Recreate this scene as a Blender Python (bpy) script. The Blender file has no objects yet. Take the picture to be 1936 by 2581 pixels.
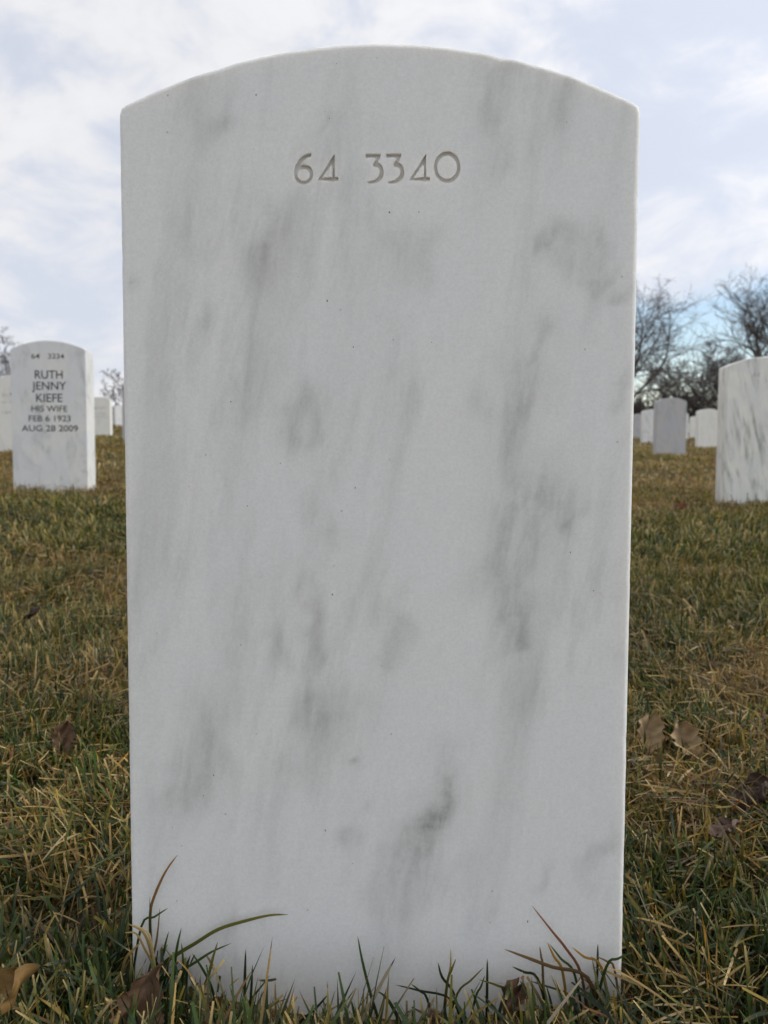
import bpy, bmesh, math, random
import numpy as np
from mathutils import Vector, Matrix
rad = math.radians
scene = bpy.context.scene

# ------------------------------------------------------------------ camera
cam_data = bpy.data.cameras.new('camera')
cam = bpy.data.objects.new('camera', cam_data)
scene.collection.objects.link(cam)
scene.camera = cam
PITCH, ROLL = rad(6.553), rad(0.6875)
cam.matrix_world = (Matrix.Translation((0, 0, .385)) @ Matrix.Rotation(rad(90) - PITCH, 4, 'X')
                    @ Matrix.Rotation(ROLL, 4, 'Z'))
cam_data.sensor_fit = 'VERTICAL'
cam_data.sensor_height = 36.0
cam_data.lens = 36.0 * 2050 / 2581
cam_data.clip_start = .02
cam_data.clip_end = 3000
cam_data.dof.use_dof = True
cam_data.dof.focus_distance = .535
cam_data.dof.aperture_fstop = cam_data.lens / 2.0

# ------------------------------------------------------------------ sky and sun
SUN_AZ, SUN_EL = rad(89), rad(38)          # azimuth measured from the view axis towards the right
sun_dir = Vector((math.sin(SUN_AZ) * math.cos(SUN_EL), math.cos(SUN_AZ) * math.cos(SUN_EL), math.sin(SUN_EL)))
sun_data = bpy.data.lights.new('sun', 'SUN')
sun_data.energy = 1.7
sun_data.angle = rad(12)
sun_data.color = (1.0, .95, .87)
sun = bpy.data.objects.new('sun', sun_data)
sun.rotation_euler = sun_dir.to_track_quat('Z', 'Y').to_euler()
scene.collection.objects.link(sun)

world = bpy.data.worlds.new('World')
scene.world = world
world.use_nodes = True


class NT:
    """small helper for node trees"""
    def __init__(self, tree):
        self.t = tree
        tree.nodes.clear()

    def n(self, typ, **kw):
        nd = self.t.nodes.new(typ)
        for k, v in kw.items():
            setattr(nd, k, v)
        return nd

    def l(self, a, b):
        self.t.links.new(a, b)

    def _in(self, sock, v):
        if hasattr(v, 'links'):
            self.l(v, sock)
        else:
            sock.default_value = v

    def m(self, op, a, b=0.0, c=None, clamp=False):
        nd = self.n('ShaderNodeMath', operation=op, use_clamp=clamp)
        self._in(nd.inputs[0], a)
        self._in(nd.inputs[1], b)
        if c is not None:
            self._in(nd.inputs[2], c)
        return nd.outputs[0]

    def vm(self, op, a, b=None):
        nd = self.n('ShaderNodeVectorMath', operation=op)
        self._in(nd.inputs[0], a)
        if b is not None:
            self._in(nd.inputs[1], b)
        return nd.outputs['Value'] if op in ('LENGTH', 'DOT_PRODUCT', 'DISTANCE') else nd.outputs[0]

    def smooth(self, v, a, b, lo=0.0, hi=1.0):
        nd = self.n('ShaderNodeMapRange', interpolation_type='SMOOTHSTEP')
        self._in(nd.inputs[0], v)
        for i, x in enumerate((a, b, lo, hi)):
            nd.inputs[i + 1].default_value = x
        return nd.outputs[0]

    def noise(self, vec, scale, detail=4.0, rough=.5, dist=0.0):
        nd = self.n('ShaderNodeTexNoise')
        self._in(nd.inputs['Vector'], vec)
        nd.inputs['Scale'].default_value = scale
        nd.inputs['Detail'].default_value = detail
        nd.inputs['Roughness'].default_value = rough
        nd.inputs['Distortion'].default_value = dist
        return nd.outputs['Fac']

    def mix(self, fac, a, b):
        nd = self.n('ShaderNodeMix', data_type='RGBA')
        self._in(nd.inputs[0], fac)
        for s, v in ((nd.inputs[6], a), (nd.inputs[7], b)):
            if hasattr(v, 'links'):
                self.l(v, s)
            else:
                s.default_value = (*v, 1) if len(v) == 3 else v
        return nd.outputs[2]


w = NT(world.node_tree)
sky = w.n('ShaderNodeTexSky', sky_type='NISHITA', sun_disc=False)
sky.sun_elevation = SUN_EL
sky.sun_rotation = SUN_AZ
sky.dust_density = .15
sky.ozone_density = 3.0
tc = w.n('ShaderNodeTexCoord').outputs['Generated']
sep = w.n('ShaderNodeSeparateXYZ')
w.l(tc, sep.inputs[0])
dx, dy, dz = sep.outputs
# soft, lumpy, almost closed cloud deck
deck = w.vm('MULTIPLY', tc, (1.0, 1.0, 1.7))
n_big = w.noise(w.vm('ADD', deck, (4.4, 1.2, .3)), 2.2, 4, .5, .3)
n_mid = w.noise(w.vm('ADD', deck, (7.3, 2.1, 5.0)), 8.5, 7, .58, .35)
n_low = w.noise(w.vm('ADD', tc, (3.1, 5.2, 1.7)), 4.0, 4, .5, .2)
mass = w.m('ADD', w.m('MULTIPLY', n_big, .45), w.m('MULTIPLY', n_mid, .55))
cover = w.smooth(mass, .36, .55, .90, 1.0)
# the deck breaks up towards the right hand horizon
edge = w.m('ADD', w.m('ADD', dz, w.m('MULTIPLY', dx, -.16)), w.m('MULTIPLY', w.m('SUBTRACT', n_low, .5), .16))
gap = w.m('MULTIPLY', w.smooth(dx, .14, .34), w.smooth(edge, .10, .135, 1.0, 0.0))
cover = w.m('MULTIPLY', cover, w.m('SUBTRACT', 1.0, w.m('MULTIPLY', gap, .8)))
toward = w.smooth(w.vm('DOT_PRODUCT', tc, tuple(sun_dir)), .0, 1.0, .95, 1.25)
tone = w.m('MULTIPLY', w.smooth(mass, .36, .64, .94, 1.05), toward)
ccol = w.mix(w.smooth(mass, .41, .55), (.765, .805, .91), (.885, .89, .92))
bg_sky = w.n('ShaderNodeBackground')
w.l(sky.outputs[0], bg_sky.inputs[0])
bg_sky.inputs[1].default_value = .15
bg_cloud = w.n('ShaderNodeBackground')
w.l(ccol, bg_cloud.inputs[0])
w.l(tone, bg_cloud.inputs[1])
mixs = w.n('ShaderNodeMixShader')
w.l(cover, mixs.inputs[0])
w.l(bg_sky.outputs[0], mixs.inputs[1])
w.l(bg_cloud.outputs[0], mixs.inputs[2])
wo = w.n('ShaderNodeOutputWorld')
w.l(mixs.outputs[0], wo.inputs[0])

scene.view_settings.view_transform = 'Standard'
scene.view_settings.look = 'None'
scene.view_settings.exposure = 0.0
scene.view_settings.gamma = 1.0
scene.view_settings.use_curve_mapping = False
scene.cycles.use_denoising = True
scene.cycles.use_adaptive_sampling = True
scene.cycles.adaptive_threshold = .025
scene.cycles.adaptive_min_samples = 16
scene.cycles.max_bounces = 8
scene.cycles.transparent_max_bounces = 4
scene.cycles.sample_clamp_indirect = 6.0

rng = np.random.default_rng(64)
random.seed(3340)
COL = scene.collection


# ------------------------------------------------------------------ helpers
def link(name, mesh, mat=None, parent=None):
    o = bpy.data.objects.new(name, mesh)
    COL.objects.link(o)
    if mat is not None:
        mesh.materials.clear()
        mesh.materials.append(mat)
    if parent is not None:
        o.parent = parent
    return o


def tag(o, label=None, cat=None, group=None, kind=None):
    for k, v in (('label', label), ('category', cat), ('group', group), ('kind', kind)):
        if v:
            o[k] = v
    return o


def empty(name, loc, rot=(0, 0, 0)):
    o = bpy.data.objects.new(name, None)
    COL.objects.link(o)
    o.location = loc
    o.rotation_euler = rot
    o.empty_display_size = .05
    return o


def mesh_tris(name, verts, tris, cols=None):
    me = bpy.data.meshes.new(name)
    nv, nf = len(verts), len(tris)
    me.vertices.add(nv)
    me.vertices.foreach_set('co', np.ascontiguousarray(verts, np.float32).ravel())
    me.loops.add(nf * 3)
    me.loops.foreach_set('vertex_index', np.ascontiguousarray(tris, np.int32).ravel())
    me.polygons.add(nf)
    me.polygons.foreach_set('loop_start', np.arange(0, nf * 3, 3, dtype=np.int32))
    me.polygons.foreach_set('use_smooth', np.ones(nf, bool))
    if cols is not None:
        at = me.attributes.new('col', 'FLOAT_COLOR', 'POINT')
        c4 = np.ones((nv, 4), np.float32)
        c4[:, :3] = cols
        at.data.foreach_set('color', c4.ravel())
    me.update(calc_edges=True)
    return me


def smoothstep(x, a, b):
    t = np.clip((x - a) / (b - a), 0, 1)
    return t * t * (3 - 2 * t)


_lat = rng.random((256, 256))


def vnoise(x, y, s=1.0, ox=0.0, oy=0.0):
    """smooth lattice noise 0..1"""
    x = np.asarray(x) * s + ox + 1000
    y = np.asarray(y) * s + oy + 1000
    xi, yi = np.floor(x).astype(int), np.floor(y).astype(int)
    fx, fy = x - xi, y - yi
    fx, fy = fx * fx * (3 - 2 * fx), fy * fy * (3 - 2 * fy)
    g = lambda i, j: _lat[i % 256, j % 256]
    return ((g(xi, yi) * (1 - fx) + g(xi + 1, yi) * fx) * (1 - fy)
            + (g(xi, yi + 1) * (1 - fx) + g(xi + 1, yi + 1) * fx) * fy)


def ground_z(x, y):
    x, y = np.asarray(x, float), np.asarray(y, float)
    z = .045 * smoothstep(-x, .6, 2.5) * smoothstep(y, 2.0, 6.5)
    z = z - .03 * smoothstep(x, 1.0, 4.0) * smoothstep(y, 9, 18)
    z = z - .024 * np.exp(-(x / .13) ** 2 - ((y - .49) / .045) ** 2)
    z = z + .012 * smoothstep(y, 2.0, 3.2) + .014 * smoothstep(x, .8, 1.4) * smoothstep(y, 2.4, 3.3) * (1 - smoothstep(y, 5, 8))
    z = z + .030 * (vnoise(x, y, 4.5) - .5) * smoothstep(y, .55, 1.0) + .05 * (vnoise(x, y, .8, 9, 4) - .5) * smoothstep(y, 1.2, 3.0)
    z = z + .010 * (vnoise(x, y, 22, 3, 7) - .5)
    return z

# positions measured on the face of the stone (metres, stone space) and in the place
BLOBS=[(-0.099,0.571,0.0060,0.0130,0.50),(-0.031,0.574,0.0044,0.0087,0.45),(-0.071,0.505,0.0135,0.0176,0.45),(-0.150,0.488,0.0036,0.0059,0.55),(-0.112,0.461,0.0036,0.0089,0.35),(0.020,0.488,0.0134,0.0176,0.35),(0.081,0.540,0.0118,0.0232,0.40),(0.076,0.580,0.0053,0.0144,0.40),(0.117,0.577,0.0088,0.0230,0.40),(0.123,0.499,0.0118,0.0146,0.55),(0.107,0.488,0.0044,0.0088,0.50),(0.139,0.476,0.0059,0.0264,0.60),(0.152,0.458,0.0059,0.0103,0.50),(0.157,0.411,0.0045,0.0149,0.50),(0.089,0.402,0.0180,0.0390,0.35),(0.100,0.438,0.0036,0.0089,0.40),(0.099,0.330,0.0151,0.0335,0.50),(0.120,0.318,0.0054,0.0122,0.50),(0.087,0.263,0.0061,0.0247,0.55),(-0.047,0.378,0.0061,0.0181,0.35),(-0.047,0.255,0.0061,0.0186,0.40),(0.007,0.240,0.0077,0.0218,0.40),(-0.070,0.237,0.0062,0.0125,0.30),(-0.029,0.181,0.0186,0.0316,0.45),(0.043,0.128,0.0093,0.0223,0.65),(0.030,0.108,0.0124,0.0288,0.50),(-0.015,0.098,0.0062,0.0128,0.50),(-0.012,0.146,0.0025,0.0044,0.60),(0.108,0.087,0.0037,0.0096,0.50),(-0.113,0.158,0.0125,0.0286,0.40),(-0.135,0.138,0.0063,0.0384,0.30),(0.015,0.050,0.0156,0.0390,0.30),(0.151,0.110,0.0062,0.0191,0.40),(0.153,0.226,0.0061,0.0093,0.40),(-0.038,0.317,0.0076,0.0245,0.30),(0.075,0.302,0.0121,0.0306,0.35),]
SPECKS=[ (-0.0264,0.6080),(-0.0774,0.5891),(-0.0309,0.5742),(0.0728,0.5642),(0.0072,0.5161),(0.0260,0.5163),(-0.0510,0.4757),(-0.0324,0.4606),(-0.0156,0.4313),(0.0346,0.4343),(-0.0497,0.3950),(-0.0949,0.3961),(-0.0629,0.3564),(0.0079,0.3591),(-0.0142,0.3408),(-0.0847,0.3286),(-0.0279,0.2900),(-0.0291,0.2709),(0.1411,0.2746),(-0.0877,0.2940),(0.0035,0.2238),(-0.1083,0.1490),(-0.1153,0.1352),(-0.1362,0.1132),(-0.0338,0.1123),(-0.1301,0.1005),(-0.0157,0.0898),(0.1015,0.0516),(0.1256,0.2995),(0.1186,0.5715) ]
DIGITS=[
 [ [(-0.0438,0.5550),(-0.0429,0.5551),(-0.0430,0.5526),(-0.0455,0.5517),(-0.0481,0.5497),(-0.0496,0.5475),(-0.0474,0.5478),(-0.0447,0.5472),(-0.0425,0.5451),(-0.0417,0.5417),(-0.0423,0.5388),(-0.0443,0.5363),(-0.0477,0.5351),(-0.0512,0.5361),(-0.0533,0.5388),(-0.0540,0.5422),(-0.0537,0.5456),(-0.0524,0.5487),(-0.0503,0.5518),(-0.0473,0.5539)],[(-0.0439,0.5412),(-0.0440,0.5404),(-0.0443,0.5396),(-0.0448,0.5389),(-0.0454,0.5383),(-0.0462,0.5379),(-0.0470,0.5376),(-0.0479,0.5376),(-0.0488,0.5376),(-0.0496,0.5379),(-0.0504,0.5384),(-0.0510,0.5389),(-0.0515,0.5396),(-0.0517,0.5404),(-0.0519,0.5412),(-0.0517,0.5420),(-0.0515,0.5427),(-0.0510,0.5434),(-0.0503,0.5440),(-0.0496,0.5444),(-0.0488,0.5447),(-0.0479,0.5448),(-0.0470,0.5447),(-0.0462,0.5444),(-0.0454,0.5440),(-0.0448,0.5434),(-0.0443,0.5427),(-0.0440,0.5420)] ],
 [ [(-0.0280,0.5545),(-0.0278,0.5399),(-0.0255,0.5400),(-0.0255,0.5373),(-0.0275,0.5373),(-0.0287,0.5362),(-0.0301,0.5373),(-0.0389,0.5377),(-0.0383,0.5389),(-0.0323,0.5480)],[(-0.0301,0.5469),(-0.0294,0.5462),(-0.0294,0.5399),(-0.0356,0.5395),(-0.0352,0.5404),(-0.0307,0.5465)] ],
 [ [(-0.0083,0.5544),(0.0017,0.5544),(0.0014,0.5521),(-0.0002,0.5492),(0.0017,0.5479),(0.0031,0.5454),(0.0036,0.5420),(0.0029,0.5391),(0.0004,0.5367),(-0.0030,0.5356),(-0.0064,0.5356),(-0.0071,0.5370),(-0.0051,0.5374),(-0.0021,0.5383),(0.0002,0.5403),(0.0010,0.5429),(0.0004,0.5450),(-0.0009,0.5457),(-0.0027,0.5458),(-0.0036,0.5473),(-0.0030,0.5487),(-0.0015,0.5508),(-0.0022,0.5518),(-0.0056,0.5518),(-0.0077,0.5513)] ],
 [ [(0.0049,0.5544),(0.0149,0.5544),(0.0145,0.5520),(0.0130,0.5491),(0.0149,0.5478),(0.0163,0.5453),(0.0168,0.5420),(0.0161,0.5390),(0.0137,0.5367),(0.0103,0.5355),(0.0068,0.5355),(0.0061,0.5370),(0.0081,0.5374),(0.0111,0.5382),(0.0134,0.5403),(0.0142,0.5428),(0.0136,0.5449),(0.0123,0.5457),(0.0105,0.5458),(0.0096,0.5473),(0.0102,0.5487),(0.0117,0.5508),(0.0110,0.5518),(0.0076,0.5518),(0.0055,0.5512)] ],
 [ [(0.0306,0.5543),(0.0309,0.5397),(0.0332,0.5398),(0.0332,0.5371),(0.0312,0.5372),(0.0301,0.5361),(0.0287,0.5372),(0.0199,0.5375),(0.0204,0.5387),(0.0264,0.5478)],[(0.0286,0.5467),(0.0293,0.5460),(0.0293,0.5397),(0.0232,0.5393),(0.0235,0.5402),(0.0279,0.5463)] ],
 [ [(0.0528,0.5458),(0.0526,0.5435),(0.0520,0.5414),(0.0510,0.5395),(0.0497,0.5379),(0.0481,0.5367),(0.0463,0.5360),(0.0444,0.5358),(0.0425,0.5360),(0.0406,0.5368),(0.0390,0.5380),(0.0376,0.5396),(0.0366,0.5415),(0.0360,0.5436),(0.0357,0.5458),(0.0359,0.5481),(0.0365,0.5502),(0.0375,0.5521),(0.0389,0.5537),(0.0405,0.5549),(0.0423,0.5556),(0.0442,0.5558),(0.0461,0.5556),(0.0479,0.5548),(0.0495,0.5536),(0.0509,0.5521),(0.0519,0.5501),(0.0526,0.5480)],[(0.0504,0.5456),(0.0503,0.5441),(0.0498,0.5425),(0.0491,0.5412),(0.0481,0.5401),(0.0469,0.5392),(0.0456,0.5387),(0.0442,0.5385),(0.0429,0.5387),(0.0415,0.5393),(0.0403,0.5401),(0.0393,0.5412),(0.0386,0.5426),(0.0381,0.5441),(0.0379,0.5457),(0.0381,0.5473),(0.0385,0.5487),(0.0393,0.5501),(0.0403,0.5512),(0.0414,0.5521),(0.0427,0.5526),(0.0441,0.5527),(0.0455,0.5526),(0.0468,0.5520),(0.0480,0.5512),(0.0490,0.5501),(0.0498,0.5487),(0.0503,0.5472)] ],
]
HERO=[
 (1,'rust',[(-0.1468,0.5064,0.0145),(-0.1512,0.5071,0.0248),(-0.1528,0.5080,0.0410),(-0.1528,0.5087,0.0548),(-0.1510,0.5092,0.0641),(-0.1454,0.5099,0.0780),(-0.1403,0.5103,0.0873),(-0.1343,0.5106,0.0956)]),
 (2,'olive',[(-0.1451,0.5047,0.0194),(-0.1338,0.5050,0.0289),(-0.1226,0.5051,0.0361),(-0.1069,0.5054,0.0463),(-0.0891,0.5054,0.0525),(-0.0723,0.5053,0.0569),(-0.0603,0.5051,0.0576)]),
 (0,'dark',[(-0.1462,0.5045,0.0170),(-0.1506,0.5053,0.0285),(-0.1523,0.5060,0.0423),(-0.1525,0.5075,0.0681)]),
 (0,'brown',[(-0.1541,0.5024,0.0125),(-0.1501,0.5032,0.0275),(-0.1472,0.5039,0.0414),(-0.1452,0.5049,0.0615)]),
 (0,'green',[(-0.1468,0.5064,0.0145),(-0.1433,0.5073,0.0319),(-0.1405,0.5078,0.0428)]),
 (0,'green',[(-0.1363,0.5044,0.0173),(-0.1344,0.5052,0.0335),(-0.1315,0.5059,0.0468)]),
 (0,'green',[(-0.1451,0.4964,0.0147),(-0.1340,0.4965,0.0207),(-0.1218,0.4967,0.0278),(-0.1097,0.4969,0.0361),(-0.0965,0.4970,0.0424)]),
 (0,'olive',[(-0.1153,0.4935,0.0089),(-0.1109,0.4942,0.0227),(-0.1082,0.4947,0.0341),(-0.1051,0.4952,0.0445)]),
 (0,'dark',[(-0.0893,0.5021,-0.0070),(-0.0890,0.5033,0.0150),(-0.0885,0.5043,0.0333)]),
 (0,'dark',[(-0.0849,0.5003,-0.0019),(-0.0842,0.5010,0.0108),(-0.0836,0.5017,0.0241)]),
 (0,'green',[(-0.0916,0.4982,-0.0075),(-0.0805,0.4987,0.0066),(-0.0716,0.4992,0.0185)]),
 (0,'green',[(-0.0824,0.4961,-0.0058),(-0.0724,0.4961,-0.0009),(-0.0597,0.4962,0.0043)]),
 (0,'tan',[(-0.0684,0.5034,-0.0126),(-0.0688,0.5041,-0.0009),(-0.0691,0.5047,0.0107)]),
 (0,'dark',[(-0.0494,0.4981,-0.0117),(-0.0416,0.4984,-0.0046),(-0.0328,0.4988,0.0060)]),
 (3,'green',[(0.0018,0.4998,-0.0173),(-0.0051,0.5012,0.0045),(-0.0109,0.5025,0.0274),(-0.0141,0.5035,0.0440)]),
 (0,'green',[(-0.0143,0.4973,-0.0143),(-0.0161,0.4978,-0.0051),(-0.0184,0.4983,0.0035)]),
 (0,'dark',[(-0.0394,0.4988,-0.0146),(-0.0367,0.4991,-0.0075),(-0.0342,0.4994,-0.0008)]),
 (0,'green',[(0.0117,0.4982,-0.0074),(0.0049,0.4989,0.0040),(-0.0018,0.4993,0.0087)]),
 (0,'green',[(-0.1290,0.4982,0.0171),(-0.1290,0.4989,0.0297),(-0.1300,0.4995,0.0405)]),
 (0,'dark',[(-0.1318,0.4960,0.0116),(-0.1274,0.4964,0.0220),(-0.1235,0.4970,0.0340)]),
 (0,'green',[(-0.1097,0.4956,0.0122),(-0.1163,0.4964,0.0257),(-0.1224,0.4970,0.0348)]),
 (0,'green',[(-0.1572,0.5025,0.0493),(-0.1483,0.5027,0.0564),(-0.1393,0.5029,0.0626)]),
 (0,'tan',[(-0.1478,0.4969,0.0237),(-0.1505,0.4978,0.0384),(-0.1549,0.4984,0.0486),(-0.1648,0.4989,0.0540)]),
 (0,'tan',[(-0.1478,0.4951,0.0263),(-0.1532,0.4958,0.0386),(-0.1587,0.4965,0.0486),(-0.1664,0.4967,0.0490)]),
 (0,'tan',[(-0.1672,0.4975,0.0278),(-0.1616,0.4979,0.0359),(-0.1560,0.4981,0.0417)]),
 (0,'straw',[(-0.1470,0.4960,0.0256),(-0.1491,0.4969,0.0414),(-0.1518,0.4974,0.0493),(-0.1612,0.4978,0.0541)]),
 (0,'green',[(-0.1369,0.4859,0.0086),(-0.1238,0.4858,0.0112),(-0.1119,0.4857,0.0148),(-0.1065,0.4856,0.0139)]),
 (0,'brown',[(-0.1062,0.4893,0.0087),(-0.0975,0.4890,0.0055),(-0.0876,0.4885,0.0013)]),
 (4,'red',[(0.1339,0.4994,0.0220),(0.1236,0.5006,0.0389),(0.1145,0.5013,0.0501),(0.1004,0.5026,0.0677)]),
 (5,'brown',[(0.1373,0.4954,0.0220),(0.1142,0.4962,0.0288),(0.0977,0.4968,0.0347),(0.0824,0.4974,0.0402)]),
 (0,'orange',[(0.1213,0.4978,0.0242),(0.1156,0.4985,0.0343),(0.1107,0.4991,0.0442)]),
 (0,'green',[(0.1295,0.4995,0.0219),(0.1205,0.5002,0.0319),(0.1125,0.5009,0.0420)]),
 (0,'dark',[(0.0722,0.4996,0.0037),(0.0721,0.5004,0.0181),(0.0719,0.5011,0.0307)]),
 (0,'olive',[(0.0521,0.4963,0.0090),(0.0607,0.4966,0.0183),(0.0693,0.4970,0.0277)]),
 (0,'orange',[(0.1453,0.4937,0.0310),(0.1343,0.4943,0.0375),(0.1259,0.4948,0.0441)]),
 (0,'dark',[(0.1446,0.4995,0.0268),(0.1445,0.4999,0.0348),(0.1444,0.5004,0.0426)]),
 (0,'tan',[(0.0455,0.4986,0.0131),(0.0475,0.4993,0.0257),(0.0475,0.5000,0.0383)]),
 (0,'olive',[(0.0453,0.4968,0.0156),(0.0479,0.4972,0.0248),(0.0508,0.4976,0.0329)]),
 (0,'dark',[(0.0500,0.4982,0.0074),(0.0421,0.4990,0.0187),(0.0392,0.4996,0.0287)]),
 (0,'dark',[(0.0484,0.4923,0.0072),(0.0265,0.4930,0.0135),(0.0111,0.4935,0.0170)]),
 (0,'dark',[(0.1045,0.4959,0.0206),(0.0957,0.4963,0.0249),(0.0877,0.4967,0.0285)]),
 (0,'brown',[(0.1081,0.4982,0.0273),(0.1070,0.4986,0.0341),(0.1058,0.4990,0.0415)]),
 (0,'green',[(0.0909,0.4974,0.0062),(0.0875,0.4978,0.0130),(0.0846,0.4982,0.0181)]),
 (0,'dark',[(0.0323,0.4965,0.0050),(0.0278,0.4968,0.0100),(0.0216,0.4972,0.0150)]),
 (0,'green',[(0.0126,0.4982,-0.0074),(0.0058,0.4989,0.0034),(-0.0020,0.4993,0.0089)]),
 (0,'green',[(0.0642,0.4959,0.0070),(0.0674,0.4963,0.0139),(0.0700,0.4967,0.0220)]),
 (0,'olive',[(0.0869,0.4937,0.0113),(0.0780,0.4942,0.0168),(0.0659,0.4946,0.0205)]),
 (0,'green',[(0.1480,0.4917,0.0325),(0.1554,0.4919,0.0383),(0.1650,0.4920,0.0430)]),
 (0,'brown',[(0.1535,0.4915,0.0304),(0.1490,0.4919,0.0359),(0.1413,0.4922,0.0396)]),
]


# ------------------------------------------------------------------ materials
def new_mat(name):
    m = bpy.data.materials.new(name)
    m.use_nodes = True
    t = NT(m.node_tree)
    out = t.n('ShaderNodeOutputMaterial')
    bs = t.n('ShaderNodeBsdfPrincipled')
    t.l(bs.outputs[0], out.inputs[0])
    return m, t, bs, out


def marble(name, base, vein, vein_amt, streak=(26, 26, 6), blobs=None, specks=None, seed=0.0, sss=0.0, warm=(.80, .78, .73), lean=.12):
    m, t, bs, out = new_mat(name)
    tc = t.n('ShaderNodeTexCoord').outputs['Object']
    if blobs is None:
        rnd = t.n('ShaderNodeObjectInfo').outputs['Random']
        off = t.n('ShaderNodeCombineXYZ')
        for i in range(3):
            t.l(t.m('MULTIPLY', rnd, 13.0 + 7 * i), off.inputs[i])
        p = t.vm('ADD', tc, off.outputs[0])
    else:
        p = tc
    mp = t.n('ShaderNodeMapping')
    mp.inputs['Rotation'].default_value = (0, lean, 0)
    t.l(p, mp.inputs['Vector'])
    mp2 = t.n('ShaderNodeMapping')
    mp2.inputs['Scale'].default_value = streak
    mp2.inputs['Location'].default_value = (seed, seed * .7, seed * 1.3)
    t.l(mp.outputs[0], mp2.inputs['Vector'])
    n1 = t.noise(mp2.outputs[0], 1.0, 6, .58, .6)
    n2 = t.noise(mp.outputs[0], 9.0, 4, .5, .3)
    n3 = t.noise(p, 150.0, 3, .6)
    n4 = t.noise(p, 1100.0, 2, .6)
    n5 = t.noise(mp2.outputs[0], 3.4, 5, .62, .4)
    n6 = t.noise(p, 420.0, 2, .6)
    st = t.m('ADD', t.smooth(n1, .46, .76, 0.0, .75), t.m('MULTIPLY', t.smooth(n5, .45, .72), t.smooth(n1, .40, .62, .10, .5)))
    st = t.m('MULTIPLY', st, t.smooth(n2, .35, .62, .35, 1.0))
    st = t.m('MULTIPLY', st, vein_amt)
    if blobs:
        acc = t.n('ShaderNodeAttribute', attribute_name='stain').outputs['Fac']
        fine = t.noise(mp2.outputs[0], 4.0, 5, .6, .3)
        acc = t.m('MULTIPLY', acc, t.smooth(fine, .30, .66, .5, 1.2))
        acc = t.m('MULTIPLY', acc, t.smooth(n3, .30, .70, .7, 1.2))
        st = t.m('ADD', st, t.m('MULTIPLY', acc, .78), clamp=True)
    col = t.mix(t.smooth(n2, .38, .66), base, warm)
    col = t.mix(st, col, vein)
    grain = t.m('ADD', t.m('MULTIPLY', t.smooth(n6, .25, .75), .075), t.m('ADD', t.m('MULTIPLY', n4, .14), t.m('ADD', t.m('MULTIPLY', n3, .10), .83)))
    mul = t.n('ShaderNodeMix', data_type='RGBA', blend_type='MULTIPLY')
    mul.inputs[0].default_value = 1.0
    t.l(col, mul.inputs[6])
    cg = t.n('ShaderNodeCombineColor')
    for i in range(3):
        t.l(grain, cg.inputs[i])
    t.l(cg.outputs[0], mul.inputs[7])
    col = mul.outputs[2]
    if specks:
        # pinhead pits too small to place one by one
        vo = t.n('ShaderNodeTexVoronoi')
        vo.inputs['Scale'].default_value = 90
        t.l(p, vo.inputs['Vector'])
        sc_ = t.n('ShaderNodeSeparateColor')
        t.l(vo.outputs['Color'], sc_.inputs[0])
        pit = t.m('MULTIPLY', t.smooth(vo.outputs['Distance'], .03, .09, .5, 0.0), t.smooth(sc_.outputs[0], .80, .9))
        col = t.mix(pit, col, (.30, .28, .25))
    t.l(col, bs.inputs['Base Color'])
    bs.inputs['Roughness'].default_value = .52
    bs.inputs['Specular IOR Level'].default_value = .35
    if sss:
        bs.subsurface_method = 'BURLEY'
        bs.inputs['Subsurface Weight'].default_value = sss
        bs.inputs['Subsurface Radius'].default_value = (1.0, .82, .62)
        bs.inputs['Subsurface Scale'].default_value = .010
    bp = t.n('ShaderNodeBump')
    bp.inputs['Strength'].default_value = .12
    bp.inputs['Distance'].default_value = .0006
    t.l(t.noise(p, 700.0, 3, .6), bp.inputs['Height'])
    t.l(bp.outputs[0], bs.inputs['Normal'])
    return m


def plain_mat(name, c1, c2, scale, rough=.7, spec=.3):
    m, t, bs, out = new_mat(name)
    tc = t.n('ShaderNodeTexCoord').outputs['Object']
    t.l(t.mix(t.smooth(t.noise(tc, scale, 5, .6, .2), .3, .7), c1, c2), bs.inputs['Base Color'])
    bs.inputs['Roughness'].default_value = rough
    bs.inputs['Specular IOR Level'].default_value = spec
    return m


def leafy_mat(name, trans=.3, rough=.5, spec=.35):
    m, t, bs, out = new_mat(name)
    at = t.n('ShaderNodeAttribute', attribute_name='col')
    tc = t.n('ShaderNodeTexCoord').outputs['Object']
    nz = t.noise(tc, 900.0, 3, .6)
    col = t.mix(t.smooth(nz, .3, .7, 0, .25), at.outputs['Color'], (.0, .0, .0))
    col = t.mix(.12, col, at.outputs['Color'])
    t.l(col, bs.inputs['Base Color'])
    bs.inputs['Roughness'].default_value = rough
    bs.inputs['Specular IOR Level'].default_value = spec
    tr = t.n('ShaderNodeBsdfTranslucent')
    t.l(at.outputs['Color'], tr.inputs['Color'])
    mx = t.n('ShaderNodeMixShader')
    mx.inputs[0].default_value = trans
    t.l(bs.outputs[0], mx.inputs[1])
    t.l(tr.outputs[0], mx.inputs[2])
    t.l(mx.outputs[0], out.inputs[0])
    return m


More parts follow.
